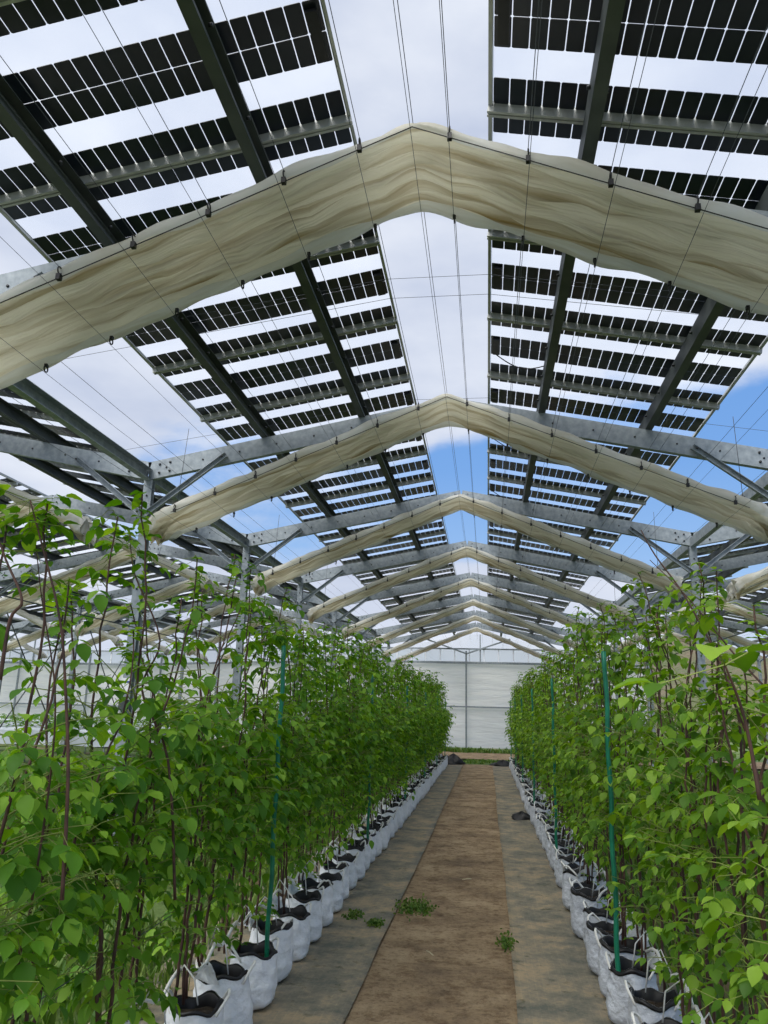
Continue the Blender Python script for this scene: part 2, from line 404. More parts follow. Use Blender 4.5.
# clear strip window over the fabric with thin mullions, and film gables
mb = MB()
for i in range(20):
    a = wx0+(wx1-wx0)*i/20; b_ = wx0+(wx1-wx0)*(i+1)/20
    mb.add([(a, YEND, 2.05+G+wall_drop(a)), (b_, YEND, 2.05+G+wall_drop(b_)), (b_, YEND, 2.57+G+wall_drop(b_)), (a, YEND, 2.57+G+wall_drop(a))], [(0, 1, 2, 3)], 'film_clear')
wn = struct('window_1', mb)
mb = MB()
x = wx0+.4
while x < wx1:
    mb.bar((x, YEND-.04, 2.04+G+wall_drop(x)), (x, YEND-.04, 2.58+G+wall_drop(x)), .03, .03, 'label_white', side=(1, 0, 0)); x += .62
obj('window_mullions', mb, wn)
mb = MB()
for k in (0, -1, -2, -3):
    xc = XA + k*SPAN; dz = wall_drop(xc)
    mb.add([(xc-HALF, YEND, 2.6+G+dz), (xc+HALF, YEND, 2.6+G+dz), (xc+.6, YEND, 3.22+G+dz), (xc-.6, YEND, 3.22+G+dz)], [(0, 1, 2, 3)], 'film_gable')
    for s_ in (-1, 1):
        mb.bar((xc-.48, YEND-.15, 2.38+G+dz), (xc-.48+s_*1.85, YEND-.15, 3.02+G+dz), .05, .06, 'galvanised')
    mb.bar((xc+.1, YEND-.1, 2.05+G+dz), (xc+.1, YEND-.1, 3.2+G+dz), .05, .05, 'galvanised', side=(1, 0, 0))
struct('window_2', mb)

# ------------------------------------------------------------------ hill beyond, on the right
mb = MB(); nx, ny = 60, 24; v = []
for j in range(ny+1):
    for i in range(nx+1):
        x = 8 + 110*i/nx; y = 75 + 60*j/ny
        h = (3.5+9*(j/ny))*min(1, max(0, (x-8)/14)) * (1+.15*math.sin(x*.25)+.1*math.sin(x*.6+y*.2))*min(1, j/5)
        v.append((x, y, h-.1))
f = [(j*(nx+1)+i, j*(nx+1)+i+1, (j+1)*(nx+1)+i+1, (j+1)*(nx+1)+i) for j in range(ny) for i in range(nx)]
mb.add(v, f, 'hill', True); tag(obj('hillside', mb), 'brown and olive hillside beyond the right side of the growing house', 'hill', kind='structure')

# ------------------------------------------------------------------ solar panels
def slope_matrix(side):
    """local u along the slope downwards, v along the house."""
    return Matrix.Rotation(ANG*side, 4, 'Y')
PL = PW/math.cos(ANG)
def panel_meshes():
    W = PITCHM-.012
    g = MB(); g.box((0, -W/2, 0), (PL, W/2, .006), 'glass')
    c = MB(); nC = 24; cw = (PL-.05)/nC; ch = .19; gp = .0055
    rows = [-.5*ch-.0025, .5*ch+.0025, -W/2+.015+ch/2, W/2-.015-ch/2]; strips = []
    for ri, r_ in enumerate(rows):
        if ri > 1: c = MB()
        if ri != 1: strips.append(c)
        for k in range(nC):
            x0 = .025+k*cw+gp/2; x1 = x0+cw-gp; y0, y1 = r_-ch/2, r_+ch/2; b_ = .0065; z = -.004
            o = [(x0+b_, y0), (x1-b_, y0), (x1, y0+b_), (x1, y1-b_), (x1-b_, y1), (x0+b_, y1), (x0, y1-b_), (x0, y0+b_)]
            c.add([(a, b2, z) for a, b2 in o]+[(a, b2, z+.003) for a, b2 in o], [tuple(range(7, -1, -1)), tuple(range(8, 16))]+[(i, (i+1) % 8, 8+(i+1) % 8, 8+i) for i in range(8)], 'cell')
    fr = MB(); t_ = .022
    for a, b_ in (((0, -W/2, -.02), (t_, W/2, .012)), ((PL-t_, -W/2, -.02), (PL, W/2, .012)), ((t_, -W/2, -.02), (PL-t_, -W/2+t_*.7, .012)), ((t_, W/2-t_*.7, -.02), (PL-t_, W/2, .012))):
        fr.box(a, b_, 'rail_metal')
    j = MB(); j.box((.05, -.16, -.03), (.11, .15, -.008), 'black_plastic'); 
    cb = MB(); pts = [(.08, .15, -.02)]
    for k in range(13):
        q = k/12; pts.append((.09+q*.55, .17+.09*math.sin(q*math.pi), -.02-.06*math.sin(q*math.pi)))
    cb.tube(pts, .006, 'cable', 5)
    return g.mesh('glass_sheet'), [q.mesh('cell_strip') for q in strips], fr.mesh('frame'), j.mesh('junction_box'), cb.mesh('cable')
PM = panel_meshes()
MODY = [3.82 + PITCHM*(k+.5) for k in range(-4, 24)]
RAILY = [3.82 + PITCHM*k for k in range(-4, 25)]
rail_b = MB(); rail_b.sweep((0, 0, 0), (PL, 0, 0), [(-.024,-.02),(-.006,-.02),(-.006,-.008),(.006,-.008),(.006,-.02),(.024,-.02),(.024,.02),(-.024,.02)], 'rail_metal', side=(0, 1, 0))
RAILM = rail_b.mesh('mounting_rail')
for sp in (0, -1, -2, -3, 1, 2):
    xc = XA + sp*SPAN
    for side, sname in ((-1, 'left'), (1, 'right')):
        rx = xc + side*XE
        rotz = 0 if side == 1 else math.pi
        seen = 0
        for k, y in enumerate(MODY):
            pts = [(rx+side*a, y+b_, ZP-SL*a+c_) for a in (0, PW) for b_ in (-.6, .6) for c_ in (0, -.1)]
            if sp != 0 and not in_view(pts, 30): continue
            vis = in_view(pts, 0)
            if vis: lab = '%s solar panel from the front, %s slope of the %s' % (ORD[seen], sname, where[sp]); grp = None
            else: lab = 'solar panel outside the photo, %s slope of the %s' % (sname, where[sp]); grp = 'solar panels outside the photo, %s slope of the %s' % (sname, where[sp])
            if vis: seen += 1
            t_ = thing('solar_panel', lab, 'solar panel', (rx, y, ZP), (0, ANG, rotz), grp)
            t_.rotation_mode = 'XYZ'
            for nm, me in zip(('glass_sheet', 'cell_strip', 'frame', 'junction_box', 'cable'), PM):
                if nm == 'cable' and not (side == 1 and sp == 0 and k % 2 == 0): continue
                if nm == 'junction_box' and sp != 0: continue
                for m1 in (me if isinstance(me, list) else [me]): obj(nm, m1, t_)
        seen = 0
        for k, y in enumerate(RAILY):
            pts = [(rx+side*a, y, ZP-SL*a-.05) for a in (0, PW)]
            if sp != 0 and not in_view(pts, 30): continue
            vis = in_view(pts, 0)
            o = obj('mounting_rail', RAILM, None, (rx-.04*math.sin(ANG)*side, y, ZP-.042)); o.rotation_euler = (0, ANG, rotz)
            if vis: tag(o, '%s grey panel rail from the front, %s slope of the %s' % (ORD[seen], sname, where[sp]), 'rail')
            else: tag(o, 'grey panel rail outside the photo, %s slope of the %s' % (sname, where[sp]), 'rail', 'panel rails outside the photo, %s slope of the %s' % (sname, where[sp]))
            if vis: seen += 1
        # two purlins per slope
        y0 = MODY[0] if sp == 0 else {-1: 6, -2: 15, -3: 24, 1: 10, 2: 20}[sp]
        for dx, pn in ((.98, 'upper'), (2.08, 'lower')):
            zt = zpanel(dx) - .068; X = xc+side*dx; h = .145; w_ = .075
            mb = MB(); mb.sweep((X, y0, zt-h/2), (X, YEND, zt-h/2), [(-w_/2,-h/2),(w_/2,-h/2),(w_/2,-h/2+.02),(-w_/2+.006,-h/2+.02),(-w_/2+.006,h/2-.006),(w_/2,h/2-.006),(w_/2,h/2),(-w_/2,h/2)], 'dark_and_shaded_steel')
            if sp == 0:
                y = y0+.3
                while y < 14:
                    mb.disc_bolt((X+w_/2, y, zt-h/2), (1, 0, 0), .012, .02, 'bolt_dark'); mb.disc_bolt((X-w_/2, y, zt-h/2+.03), (-1, 0, 0), .012, .02, 'bolt_dark'); y += PITCHM/2
            tag(obj('purlin', mb), 'shade-coloured steel %s purlin under the %s slope of the %s' % (pn, sname, where[sp]), 'purlin')

# ------------------------------------------------------------------ steel frame
CH = lambda w, h, t_: [(-w/2,-h/2),(w/2,-h/2),(w/2,-h/2+t_),(-w/2+t_,-h/2+t_),(-w/2+t_,h/2-t_),(w/2,h/2-t_),(w/2,h/2),(-w/2,h/2)]
def rafter_mesh(side):
    mb = MB(); h = .205
    x0, x1 = .0, HALF+.0
    mb.sweep((0, .035, -h/2), (side*(HALF-.0), .035, -.203*HALF-h/2), CH(.07, h, .006), 'galvanised', side=(0, 1, 0))
    # bolts along the web and at the joint with the post
    for q in [.25+i*.42 for i in range(8)]:
        mb.disc_bolt((side*q, 0, -.203*q-h*.5), (0, -1, 0), .011, .006, 'bolt_dark')
    for q, dz in ((HALF-.12, .05), (HALF-.12, .15), (HALF-.24, .05), (HALF-.24, .15), (.1, .05), (.1, .15)):
        mb.disc_bolt((side*q, 0, -.203*q-dz), (0, -1, 0), .014, .01, 'bolt_dark')
    return mb.mesh('rafter')
RM = {1: rafter_mesh(1), -1: rafter_mesh(-1)}
mb = MB(); 
for s_ in (-1, 1):
    mb.sweep((0, -.006, -.13), (s_*.32, -.006, -.13-.203*.32), CH(.008, .17, .003), 'galvanised', side=(0, 1, 0))
    for q in (.08, .2, .28): mb.disc_bolt((s_*q, -.01, -.11-.203*q), (0, -1, 0), .012, .01, 'bolt_dark')
RIDGEP = mb.mesh('ridge_plate')
def post_meshes():
    H = zraft(HALF) - .205
    p_ = MB(); p_.sweep((0, .04, 0), (0, .04, H-.002), CH(.1, .075, .006), 'galvanised', side=(1, 0, 0))
    for z in np.arange(.3, H, .35): p_.disc_bolt((.0, .0, z), (0, -1, 0), .012, .008, 'bolt_dark')
    bp = MB(); bp.box((-.12, -.06, .0), (.12, .14, .012), 'galvanised')
    for a in (-.09, .09):
        for b_ in (-.04, .12): bp.disc_bolt((a, b_, .012), (0, 0, 1), .012, .02, 'bolt_dark')
    br = {}
    for s_ in (-1, 1):
        k = MB(); a = Vector((s_*.03, -.035, 2.03+G)); e = Vector((s_*.9, -.035, zraft(HALF-.9)-.12))
        k.sweep(a, e, CH(.045, .06, .005), 'galvanised', side=(0, -1, 0))
        k.disc_bolt(e+Vector((-s_*.04, -.03, -.03)), (0, -1, 0), .013, .012, 'bolt_dark'); k.disc_bolt(a+Vector((s_*.03, -.03, .02)), (0, -1, 0), .013, .012, 'bolt_dark')
        br[s_] = k.mesh('knee_brace')
    return p_.mesh('column'), bp.mesh('base_plate'), br
PC, PB, PK = post_meshes()
gm = MB(); gm.sweep((0, .078, 0), (0, L-.004, 0), CH(.08, .13, .006), 'galvanised', side=(1, 0, 0)); GUT = gm.mesh('gutter_beam')
for sp in (0, -1, -2, -3, 1, 2):
    xc = XA + sp*SPAN
    for n in range(-1, NB):
        y = YR0 + n*L
        for side, sname in ((-1, 'left'), (1, 'right')):
            pts = [(xc, y, zraft(0)), (xc+side*HALF, y, zraft(HALF))]
            if in_view(pts, 20) or (sp == 0):
                vis = in_view(pts, 0)
                o = obj('rafter', RM[side], None, (xc, y, zraft(0)))
                if n >= 0: tag(o, '%s half of the %s galvanised rafter from the front, %s' % (sname, ORD[n], where[sp]), 'rafter')
                else: tag(o, '%s half of the galvanised rafter above the photo, %s' % (sname, where[sp]), 'rafter')
                if side == 1:
                    rp = obj('ridge_plate', RIDGEP, None, (xc, y, zraft(0)))
                    rp.parent = o; rp.location = (0, 0, 0)
for pl in range(-3, 3):            # post lines, pl=0 stands left of the middle span
    X = XA - HALF + pl*SPAN
    pn = {0: 'left of the aisle', 1: 'right of the aisle', -1: 'in the second post row to the left', -2: 'in the third post row to the left', -3: 'in the farthest post row to the left', 2: 'in the second post row to the right'}[pl]
    for n in range(-1, NB):
        y = YR0 + n*L
        if not in_view([(X, y, 0), (X, y, 2.6+G)], 25) and pl not in (0, 1): continue
        if n < 0 : continue
        t_ = thing('steel_post', '%s galvanised post from the front, %s' % (ORD[n], pn), 'post', (X, y, -.03))
        obj('column', PC, t_, (0, 0, .03)); obj('base_plate', PB, t_, (0, 0, .03))
        for s_ in (-1, 1): obj('knee_brace', PK[s_], t_, (0, 0, .03))
        if pl == 0 and n == 1:
            mb = MB(); mb.box((-.05, -.012, 1.66), (.05, -.004, 1.80), 'label_white'); mb.box((-.035, -.014, 1.75), (.035, -.011, 1.77), 'label_blue')
            k = obj('label_plate', mb, t_, (0, 0, .03)); k['label'] = 'small white plate on the post'
            mb = MB(); mb.box((-.045, -.05, 1.48), (.045, -.004, 1.58), 'dark_and_shaded_steel'); obj('control_box', mb, t_, (0, 0, .03))
    for n in range(0, NB):
        y = YR0 + (n-1)*L
        if in_view([(X, y, 2.5+G), (X, y+L, 2.5+G)], 20):
            o = obj('gutter_beam', GUT, None, (X, y, 2.49+G))
            tag(o, '%s steel gutter beam from the front, %s' % (ORD[n], pn.replace('post row', 'line')), 'beam')
# wind-brace rods crossing between the posts of the second line
for pl, n in ((-1, 3), (-1, 4), (-2, 5)):
    X = XA - HALF + pl*SPAN + .1; y = YR0+n*L
    for a, b_, nm in ((0.2, 2.2+G, 'rising away'), (2.2+G, .2, 'falling away')):
        mb = MB(); mb.tube([(X+(.0 if a < 1 else .03), y+.1, a), (X+(.0 if a < 1 else .03), y+L-.1, b_)], .014, 'dark_and_shaded_steel', 6)
        tag(obj('brace_rod', mb), 'thin diagonal brace rod %s, %s bay, %s to the left' % (nm, ORD[n], 'second post line' if pl == -1 else 'third post line'), 'brace')

# ------------------------------------------------------------------ folded curtains
WX = [.0] + [-.28-.405*k for k in range(7)] + [.2+.405*k for k in range(7)]
def curtain_mesh(seed):
    r = random.Random(seed); mb = MB(); nseg = 150; E0 = 3.04
    # closed cross-section (y, z, material): front lip, pleated underside, rear lip, top
    sec = [(.03, .09, 0), (-.004, .075, 0), (-.012, .04, 0), (0, 0, 1)]
    npl = 7
    for i in range(1, npl*2):
        q = i/(npl*2); sec.append((q*.56, -.03 if i % 2 else .012, 1))
    sec += [(.56, -.01, 0), (.60, -.035, 0), (.645, -.03, 0), (.65, .0, 0), (.60, .04, 0), (.45, .085, 0), (.3, .07, 0), (.15, .09, 0)]
    n = len(sec); ph = [r.random()*6.28 for _ in range(40)]
    ring = []
    for j in range(nseg+1):
        q = -1 + 2*j/nseg; dx = q*E0; ad = abs(dx)
        end = max(0, (ad-(E0-.28))/.28)
        z0 = 3.0 - .422*math.sqrt(ad*ad+.0025) + .02
        row = []
        for k, (y, z, _) in enumerate(sec):
            sag = -.02*math.sin(math.pi*min(1, max(0, y/.6)))*(1-abs(math.cos(ad*math.pi/.405)))*1.0
            wob = .010*math.sin(dx*7.3+ph[k % 7]+k*1.7)+.008*math.sin(dx*17+ph[(k+3) % 11]+k*2.9)
            pl = 1+.5*math.sin(dx*3.1+ph[k % 13])
            if k < 3: z = z*min(1, .45+ad/.9)
            yy = y + .012*math.sin(dx*9+k*.8+ph[5]); zz = (z*pl if 3 < k < 3+npl*2 else z) + sag + wob
            if end > 0:
                cc = .3; yy = cc + (yy-cc)*(1-.35*end) + end*.03*math.sin(k*2.1+j); zz = zz*(1+.7*end) - .05*end*end + end*.022*math.sin(k*1.7+j*1.3); xe = end*.03*math.sin(k*2.3+j)
            row.append((dx + (xe if end > 0 else 0), yy, zz + z0))
        ring.append(row)
    v = [p_ for row in ring for p_ in row]
    F0, F1 = [], []
    for j in range(nseg):
        for k in range(n):
            f_ = (j*n+k, j*n+(k+1) % n, (j+1)*n+(k+1) % n, (j+1)*n+k)
            (F1 if sec[k][2] == 1 else F0).append(f_)
    o = len(mb.v); mb.add(v, F0+[tuple(range(n)), tuple(range(nseg*n+n-1, nseg*n-1, -1))], 'tarp_white', True)
    mi = mb.mi('tarp_stained')
    for f_ in F1: mb.f.append(tuple(f_)); mb.m.append(mi); mb.smooth.append(True)
    return mb.mesh('folded_curtain')
CM = [curtain_mesh(s_) for s_ in (1, 2, 3)]
mb = MB()
for s_ in (-1, 1): mb.tube([(0, -.014, 3.0+.016), (s_*1.0, -.014, 3.0-.422+.016), (s_*2.75, -.014, 3.0-.422*2.75+.016)], .0032, 'cable', 5)
HEM = mb.mesh('hem_cord')
def ring_mesh(down):
    mb = MB(); pts = [(.0, .02*math.cos(a), .02*math.sin(a)+(.035 if not down else -.02)) for a in [i*2*math.pi/12 for i in range(13)]]
    mb.tube(pts, .0045, 'black_plastic', 5)
    if not down: mb.box((-.012, -.014, -.022), (.012, .014, .012), 'black_plastic')
    else: mb.box((-.009, -.01, -.008), (.009, .012, .012), 'black_plastic')
    return mb.mesh('ring')
RT, RBm = ring_mesh(False), ring_mesh(True)
for sp in (0, -1, -2, -3, 1, 2):
    xc = XA + sp*SPAN
    for n in range(0, 8):
        y = YT0 + n*L
        pts = [(xc+dx, y, ztarp(abs(dx))) for dx in (-3.0, -1.5, 0, 1.5, 3.0)]
        if sp != 0 and not any(in_view([p_], 10) for p_ in pts): continue
        t_ = thing('folded_curtain', '%s cream folded curtain from the front, in the %s' % (ORD[n], where[sp]), 'curtain', (xc, y, G))
        k = obj('fabric', CM[(n+sp) % 3], t_)
        if sp == 0 or n < 5:
            obj('hem_cord', HEM, t_)
        if sp == 0 and n < 5:
            for dx in WX:
                if abs(dx) > 2.8 or dx == 0: continue
                obj('ring', RT, t_, (dx, -.02, 3.02-.422*abs(dx)))
                if n < 3: obj('ring', RBm, t_, (dx, .6, 3.0-.422*abs(dx)-.03))
# wires along the house
def wire(pts, label, r=.0022, group=None, name='support_wire'):
    mb = MB(); mb.tube(pts, r, 'wire', 4, caps=False); return tag(obj(name, mb), label, 'wire', group)
for sp in (0, -1, 1):
    xc = XA + sp*SPAN
    for dx in sorted(WX):
        for dz, nm in ((.075, 'upper'), (-.07, 'lower')):
            if sp != 0 and nm == 'lower': continue
            x = xc+dx; z = ztarp(abs(dx))+dz
            y0 = {0: 1.5, -1: 8, 1: 8}[sp]
            sd = 'left' if dx < 0 else 'right'
            od = ORD[sorted(abs(w_) for w_ in WX if w_*dx > 0).index(abs(dx))] if dx else ''
            lab = '%s %s curtain wire from the ridge, %s half, %s' % (od, nm, sd, where[sp]) if dx else '%s curtain wire right under the ridge of the %s' % (nm, where[sp])
            pts = []; nn = 18
            for i in range(nn+1):
                yy = y0+(YEND-.3-y0)*i/nn; pts.append((x, yy, z - .012*abs(math.sin((yy-YT0)/L*math.pi))))
            wire(pts, lab, .0016 if nm == 'lower' else .002)
# cross wires in the ridge slot and over the valleys
for y, nm in ((5.5, 'nearer thin wire crossing the ridge slot between the first and second curtains'), (5.8, 'farther thin wire crossing the ridge slot between the first and second curtains'), (8.0, 'thin wire crossing the ridge slot just before the second rafter')):
    wire([(XA-3.9, y, 3.36+G-.55), (XA-XE, y, 3.36+G), (XA+XE, y, 3.36+G), (XA+3.9, y, 3.36+G-.55)], nm, .0022, name='cross_wire')
for n in range(1, 4):
    for sx_, sn in ((-1, 'left'), (1, 'right')):
        x = XA+sx_*2.72; y = YT0+n*L+.05
        mb = MB(); mb.tube([(x, y, ztarp(2.72)+.1), (x+.01, y+.1, ztarp(2.72)+.95)], .003, 'wire', 4); mb.box((x-.015, y-.015, ztarp(2.72)+.07), (x+.015, y+.015, ztarp(2.72)+.13), 'black_plastic')
        tag(obj('hanger_cord', mb), 'thin hanger cord at the %s end of the %s curtain from the front' % (sn, ORD[n]), 'cord')

# ------------------------------------------------------------------ grow bags
def bag_prototype(seed, silver):
    r = random.Random(seed); mat = 'bag_silver' if silver else 'bag_white'
    prof = [(.0, .0), (.105, .0), (.128, .02), (.134, .045), (.135, .07), (.136, .09), (.135, .115), (.133, .14), (.131, .165), (.129, .185), (.127, .21), (.124, .23), (.122, .25), (.118, .285), (.113, .30), (.108, .285), (.105, .25)]
    n = 40; ph = [r.random()*6.28 for _ in range(8)]; v = []; tilt = r.uniform(-.03, .03)
    def pt(rad, z, a):
        sq = 1+.05*math.cos(4*a+ph[6])*(1-z/.4)
        w = 1 + .035*math.sin(3*a+ph[0]+z*9)+.03*math.sin(7*a+ph[1]-z*22)*(.3+z*2)+.022*math.sin(13*a+z*40+ph[2])+.02*math.sin(z*70+a*2+ph[5])*(z > .02)
        top = max(0, (z-.2)/.1)
        zz = z + top*(.012*math.sin(2*a+ph[3])+.012*math.sin(5*a+ph[4]))
        return (rad*sq*w*math.cos(a)+tilt*z*2, rad*sq*w*math.sin(a), zz)
    def lathe(pr, m_):
        mb = MB(); v = []
        for rad, z in pr:
            v += [pt(max(rad, .001), z, 2*math.pi*k/n) for k in range(n)]
        f = [(i*n+k, i*n+(k+1) % n, (i+1)*n+(k+1) % n, (i+1)*n+k) for i in range(len(pr)-1) for k in range(n)]
        mb.add(v, f, m_, True); return mb
    body = lathe(prof, mat).mesh('bag')
    lin_ = lathe([(.112, .302), (.120, .296), (.121, .285), (.112, .30), (.104, .29), (.1, .235)] if not silver else [(.113, .296), (.123, .292), (.124, .276), (.114, .30), (.104, .29), (.1, .235)], 'black_plastic').mesh('liner')
    so = lathe([(.002, .252), (.05, .25), (.101, .24)], 'soil_mix').mesh('soil')
    straps = []
    for a0 in ((2.2, 3.6), (5.4, 6.6)):
        pts = []
        for i in range(11):
            q = i/10; a = a0[0]+(a0[1]-a0[0])*q; rad = .118+.02*math.sin(q*math.pi)
            pts.append((rad*math.cos(a), rad*math.sin(a), .26+.11*math.sin(q*math.pi)*(.7+.5*r.random()*.3)))
        s1 = MB(); s1.tube(pts, .007, 'strap', 5); straps.append(s1.mesh('strap'))
    # ragged corner of the cloth standing up from the rim
    fl = MB(); a0 = r.uniform(-.6, .6); wd = r.uniform(.7, 1.3); hh = r.uniform(.05, .11); v = []
    for j in range(6):
        for k in range(11):
            q = k/10; t_ = j/5; a = a0+(q-.5)*wd; top = hh*(1-abs(2*q-1)**1.6)*(1+.25*math.sin(q*17+seed))
            rad = .121+.03*t_+.014*math.sin(q*21+t_*4+seed)*t_
            v.append((rad*math.cos(a), rad*math.sin(a), .27+.02*t_+top*t_))
    fl.add(v, [(j*11+k, j*11+k+1, (j+1)*11+k+1, (j+1)*11+k) for j in range(5) for k in range(10)], 'bag_white', True)
    return body, lin_, so, straps, fl.mesh('cloth_flap')
BP = {False: [bag_prototype(s_, False) for s_ in (1, 2, 3, 4)], True: [bag_prototype(s_, True) for s_ in (5, 6, 7, 8)]}
BAGX = {-1: -1.27, 1: .75}
STEP = .40
def bag_positions():
    out = []
    for side in (-1, 1):
        y = 4.48 - STEP*8; i = 0
        while y < 23.6:
            out.append((side, i, y + (0 if side < 0 else .12))); y += STEP; i += 1
    return out
BAGS = bag_positions()
seen = {-1: 0, 1: 0}
for side, i, y in BAGS:
    x = BAGX[side] + rnd.uniform(-.02, .02); sn = 'left' if side < 0 else 'right'
    q = pix((x, y, .3)); vis = q is not None and q[1] < 1028
    kind = 'white' if side < 0 else 'silvery white'
    if vis and seen[side] < 20:
        lab = '%s grow bag of the %s row, %s from the bottom edge of the photo' % (kind, sn, ORD[seen[side]]); grp = None
    elif vis: lab = '%s grow bag in the far stretch of the %s row, past the twentieth bag' % (kind, sn); grp = 'far grow bags of the %s row' % sn
    else: lab = '%s grow bag of the %s row below the bottom edge of the photo' % (kind, sn); grp = 'grow bags of the %s row below the frame' % sn
    if vis: seen[side] += 1
    t_ = thing('grow_bag', lab, 'grow bag', (x, y, .024), (0, 0, rnd.choice((0, .4, .9, 3.1, 3.6, -.5))), grp)
    s_ = rnd.uniform(.93, 1.06); t_.scale = (s_, s_, s_*rnd.uniform(.84, .97))
    b_ = rnd.choice(BP[side > 0])
    for nm, me in zip(('bag', 'liner', 'soil', 'strap', 'cloth_flap'), b_):
        if nm == 'cloth_flap' and side < 0 and rnd.random() < .5: continue
        for m1 in (me if isinstance(me, list) else [me]): o = obj(nm, m1, ln_ if nm == 'soil' else t_)
        if nm == 'liner': ln_ = o
        if nm == 'cloth_flap': o.rotation_euler[2] = (0 if side > 0 else math.pi) - t_.rotation_euler[2] + rnd.uniform(-1, 1)

# ------------------------------------------------------------------ raspberry plants
def leaflet_template():
    ts = [0, .1, .22, .36, .5, .64, .77, .89, 1.0]; hw = [.0, .17, .27, .33, .325, .27, .185, .09, 0]
    v = []
    for i, (t_, w_) in enumerate(zip(ts, hw)):
        dz = -.22*t_*t_
        v.append((0, t_, dz))
        if 0 < i < len(ts)-1:
            jag = .03 if i % 2 else -.02
            v.append((-w_-jag*.5, t_-jag, dz+.10*w_/.33)); v.append((w_+jag*.5, t_-jag, dz+.10*w_/.33))
    f = []
    def c_(i): return 0 if i == 0 else (1+(i-1)*3)
    last = len(v)-1
    f += [(0, c_(1), c_(1)+1), (0, c_(1)+2, c_(1))]
    for i in range(1, len(ts)-2):
        a, b_ = c_(i), c_(i+1)
        f += [(a, b_, b_+1, a+1), (a, a+2, b_+2, b_)]
    a = c_(len(ts)-2); f += [(a, last, a+1), (a, a+2, last)]
    return np.array(v), f
LT, LF = leaflet_template()
class Foliage:
    def __init__(self): self.V = []; self.n = 0
    def leaflet(self, base, d, up, size):
        d = Vector(d).normalized(); up = Vector(up); s_ = d.cross(up)
        if s_.length < 1e-3: s_ = Vector((1, 0, 0))
        s_.normalize(); u = s_.cross(d)
        M = np.array([[s_.x, d.x, u.x], [s_.y, d.y, u.y], [s_.z, d.z, u.z]])
        self.V.append((LT*size) @ M.T + np.array(base)); self.n += 1
    def leaf(self, r, base, d, size):
        """Three-part leaf: end leaflet and two side ones."""
        d = Vector(d).normalized(); up = Vector((r.uniform(-.35, .35), r.uniform(-.35, .35), 1))
        side = d.cross(up).normalized(); b = Vector(base)
        self.leaflet(b+d*size*.25, d+Vector((0, 0, -.25)), up, size)
        if r.random() < .85:
            self.leaflet(b, d*.45+side*.9+Vector((0, 0, -.2)), up, size*.78)
            self.leaflet(b, d*.45-side*.9+Vector((0, 0, -.2)), up, size*.78)
    def mesh(self, name, mat):
        v = np.concatenate(self.V); k = len(LT); F = []
        for i in range(self.n): F += [tuple(i*k+j for j in f_) for f_ in LF]
        me = bpy.data.meshes.new(name); me.from_pydata(v.tolist(), [], F); me.materials.append(MAT[mat])
        me.polygons.foreach_set('use_smooth', [True]*len(F)); me.update(); return me
def plant_prototype(seed, mat, height, dense, ncane=3, leafscale=1.0, low=.5, topleaf=1.0, spread=.13, reach=.27, crad=.0064):
    r = random.Random(seed); fo = Foliage(); canes = []; st = MB()
    for c in range(ncane):
        a = r.uniform(0, 6.28); x = .05*math.cos(a); y = .05*math.sin(a)
        tx = r.uniform(-spread*.7, spread*.7); ty = r.uniform(-.22, .22)
        H = height*r.uniform(.88, 1.04); ph = r.uniform(0, 6.28); pts = []; nn = 22
        zz0 = .25
        for i in range(nn+1):
            q = i/nn; amp = .03*q+.008
            pts.append(Vector((x+tx*q+amp*math.sin(q*7+ph)+.008*r.uniform(-1, 1), y+ty*q+amp*math.cos(q*6+ph*2)+.008*r.uniform(-1, 1), zz0+(H-zz0)*q)))
        # some tips arch over
        if r.random() < .5:
            aa = r.uniform(0, 6.28)
            for i in range(5):
                pts[-1-i] += Vector((math.cos(aa), math.sin(aa), -.35))*.035*(5-i)**1.2*.35
        mb = MB(); mb.tube(pts, [crad-crad*.6*i/nn for i in range(nn+1)], 'cane', 6); canes.append(mb.mesh('cane'))
        nlat = int(dense*(H-low))
        for k in range(nlat):
            z = low + (H-low)*((k+r.random())/nlat)
            if z > 1.5 and r.random() > (.8*topleaf): continue
            if z < .75 and r.random() > .4: continue
            if z < .9 and r.random() > .7: continue
            q = min(.999, (z-zz0)/(H-zz0)); i = int(q*nn); f_ = q*nn-i; p_ = pts[i].lerp(pts[i+1], f_)
            aa = r.uniform(0, 6.28); ln = r.uniform(.05, reach)*(1 if z < 1.6 else .42)
            dv = Vector((math.cos(aa), math.sin(aa)*.9, r.uniform(.1, .7)))
            tip = p_ + dv*ln; mid = p_ + dv*ln*.5 + Vector((0, 0, .02))
            st.tube([p_, mid, tip], [.0028, .0022, .0016], 'petiole', 4, caps=False)
            nl = 2 + int(ln*12)
            for m_ in range(nl):
                w_ = (m_+1)/nl; bp = p_.lerp(tip, w_); ab = aa + r.uniform(-1.5, 1.5)
                dd = Vector((math.cos(ab), math.sin(ab), r.uniform(-1.15, .15)))
                pe = r.uniform(.025, .06); b2 = bp + dd*pe
                st.tube([bp, b2], [.0014, .0011], 'petiole', 3, caps=False)
                fo.leaf(r, b2, dd, r.uniform(.045, .082)*leafscale)
        # tip tuft
        for m_ in range(6):
            ab = r.uniform(0, 6.28); dd = Vector((math.cos(ab), math.sin(ab), r.uniform(-.1, .9)))
            fo.leaf(r, pts[-1]-Vector((0, 0, .03*m_)), dd, r.uniform(.035, .065)*leafscale)
    for m_ in range(5):     # young shoots at the foot
        ab = r.uniform(0, 6.28); fo.leaf(r, (.07*math.cos(ab), .07*math.sin(ab), .28+r.random()*.08), (math.cos(ab), math.sin(ab), .6), .045)
    return canes, st.mesh('leaf_stalks'), fo.mesh('foliage', mat)
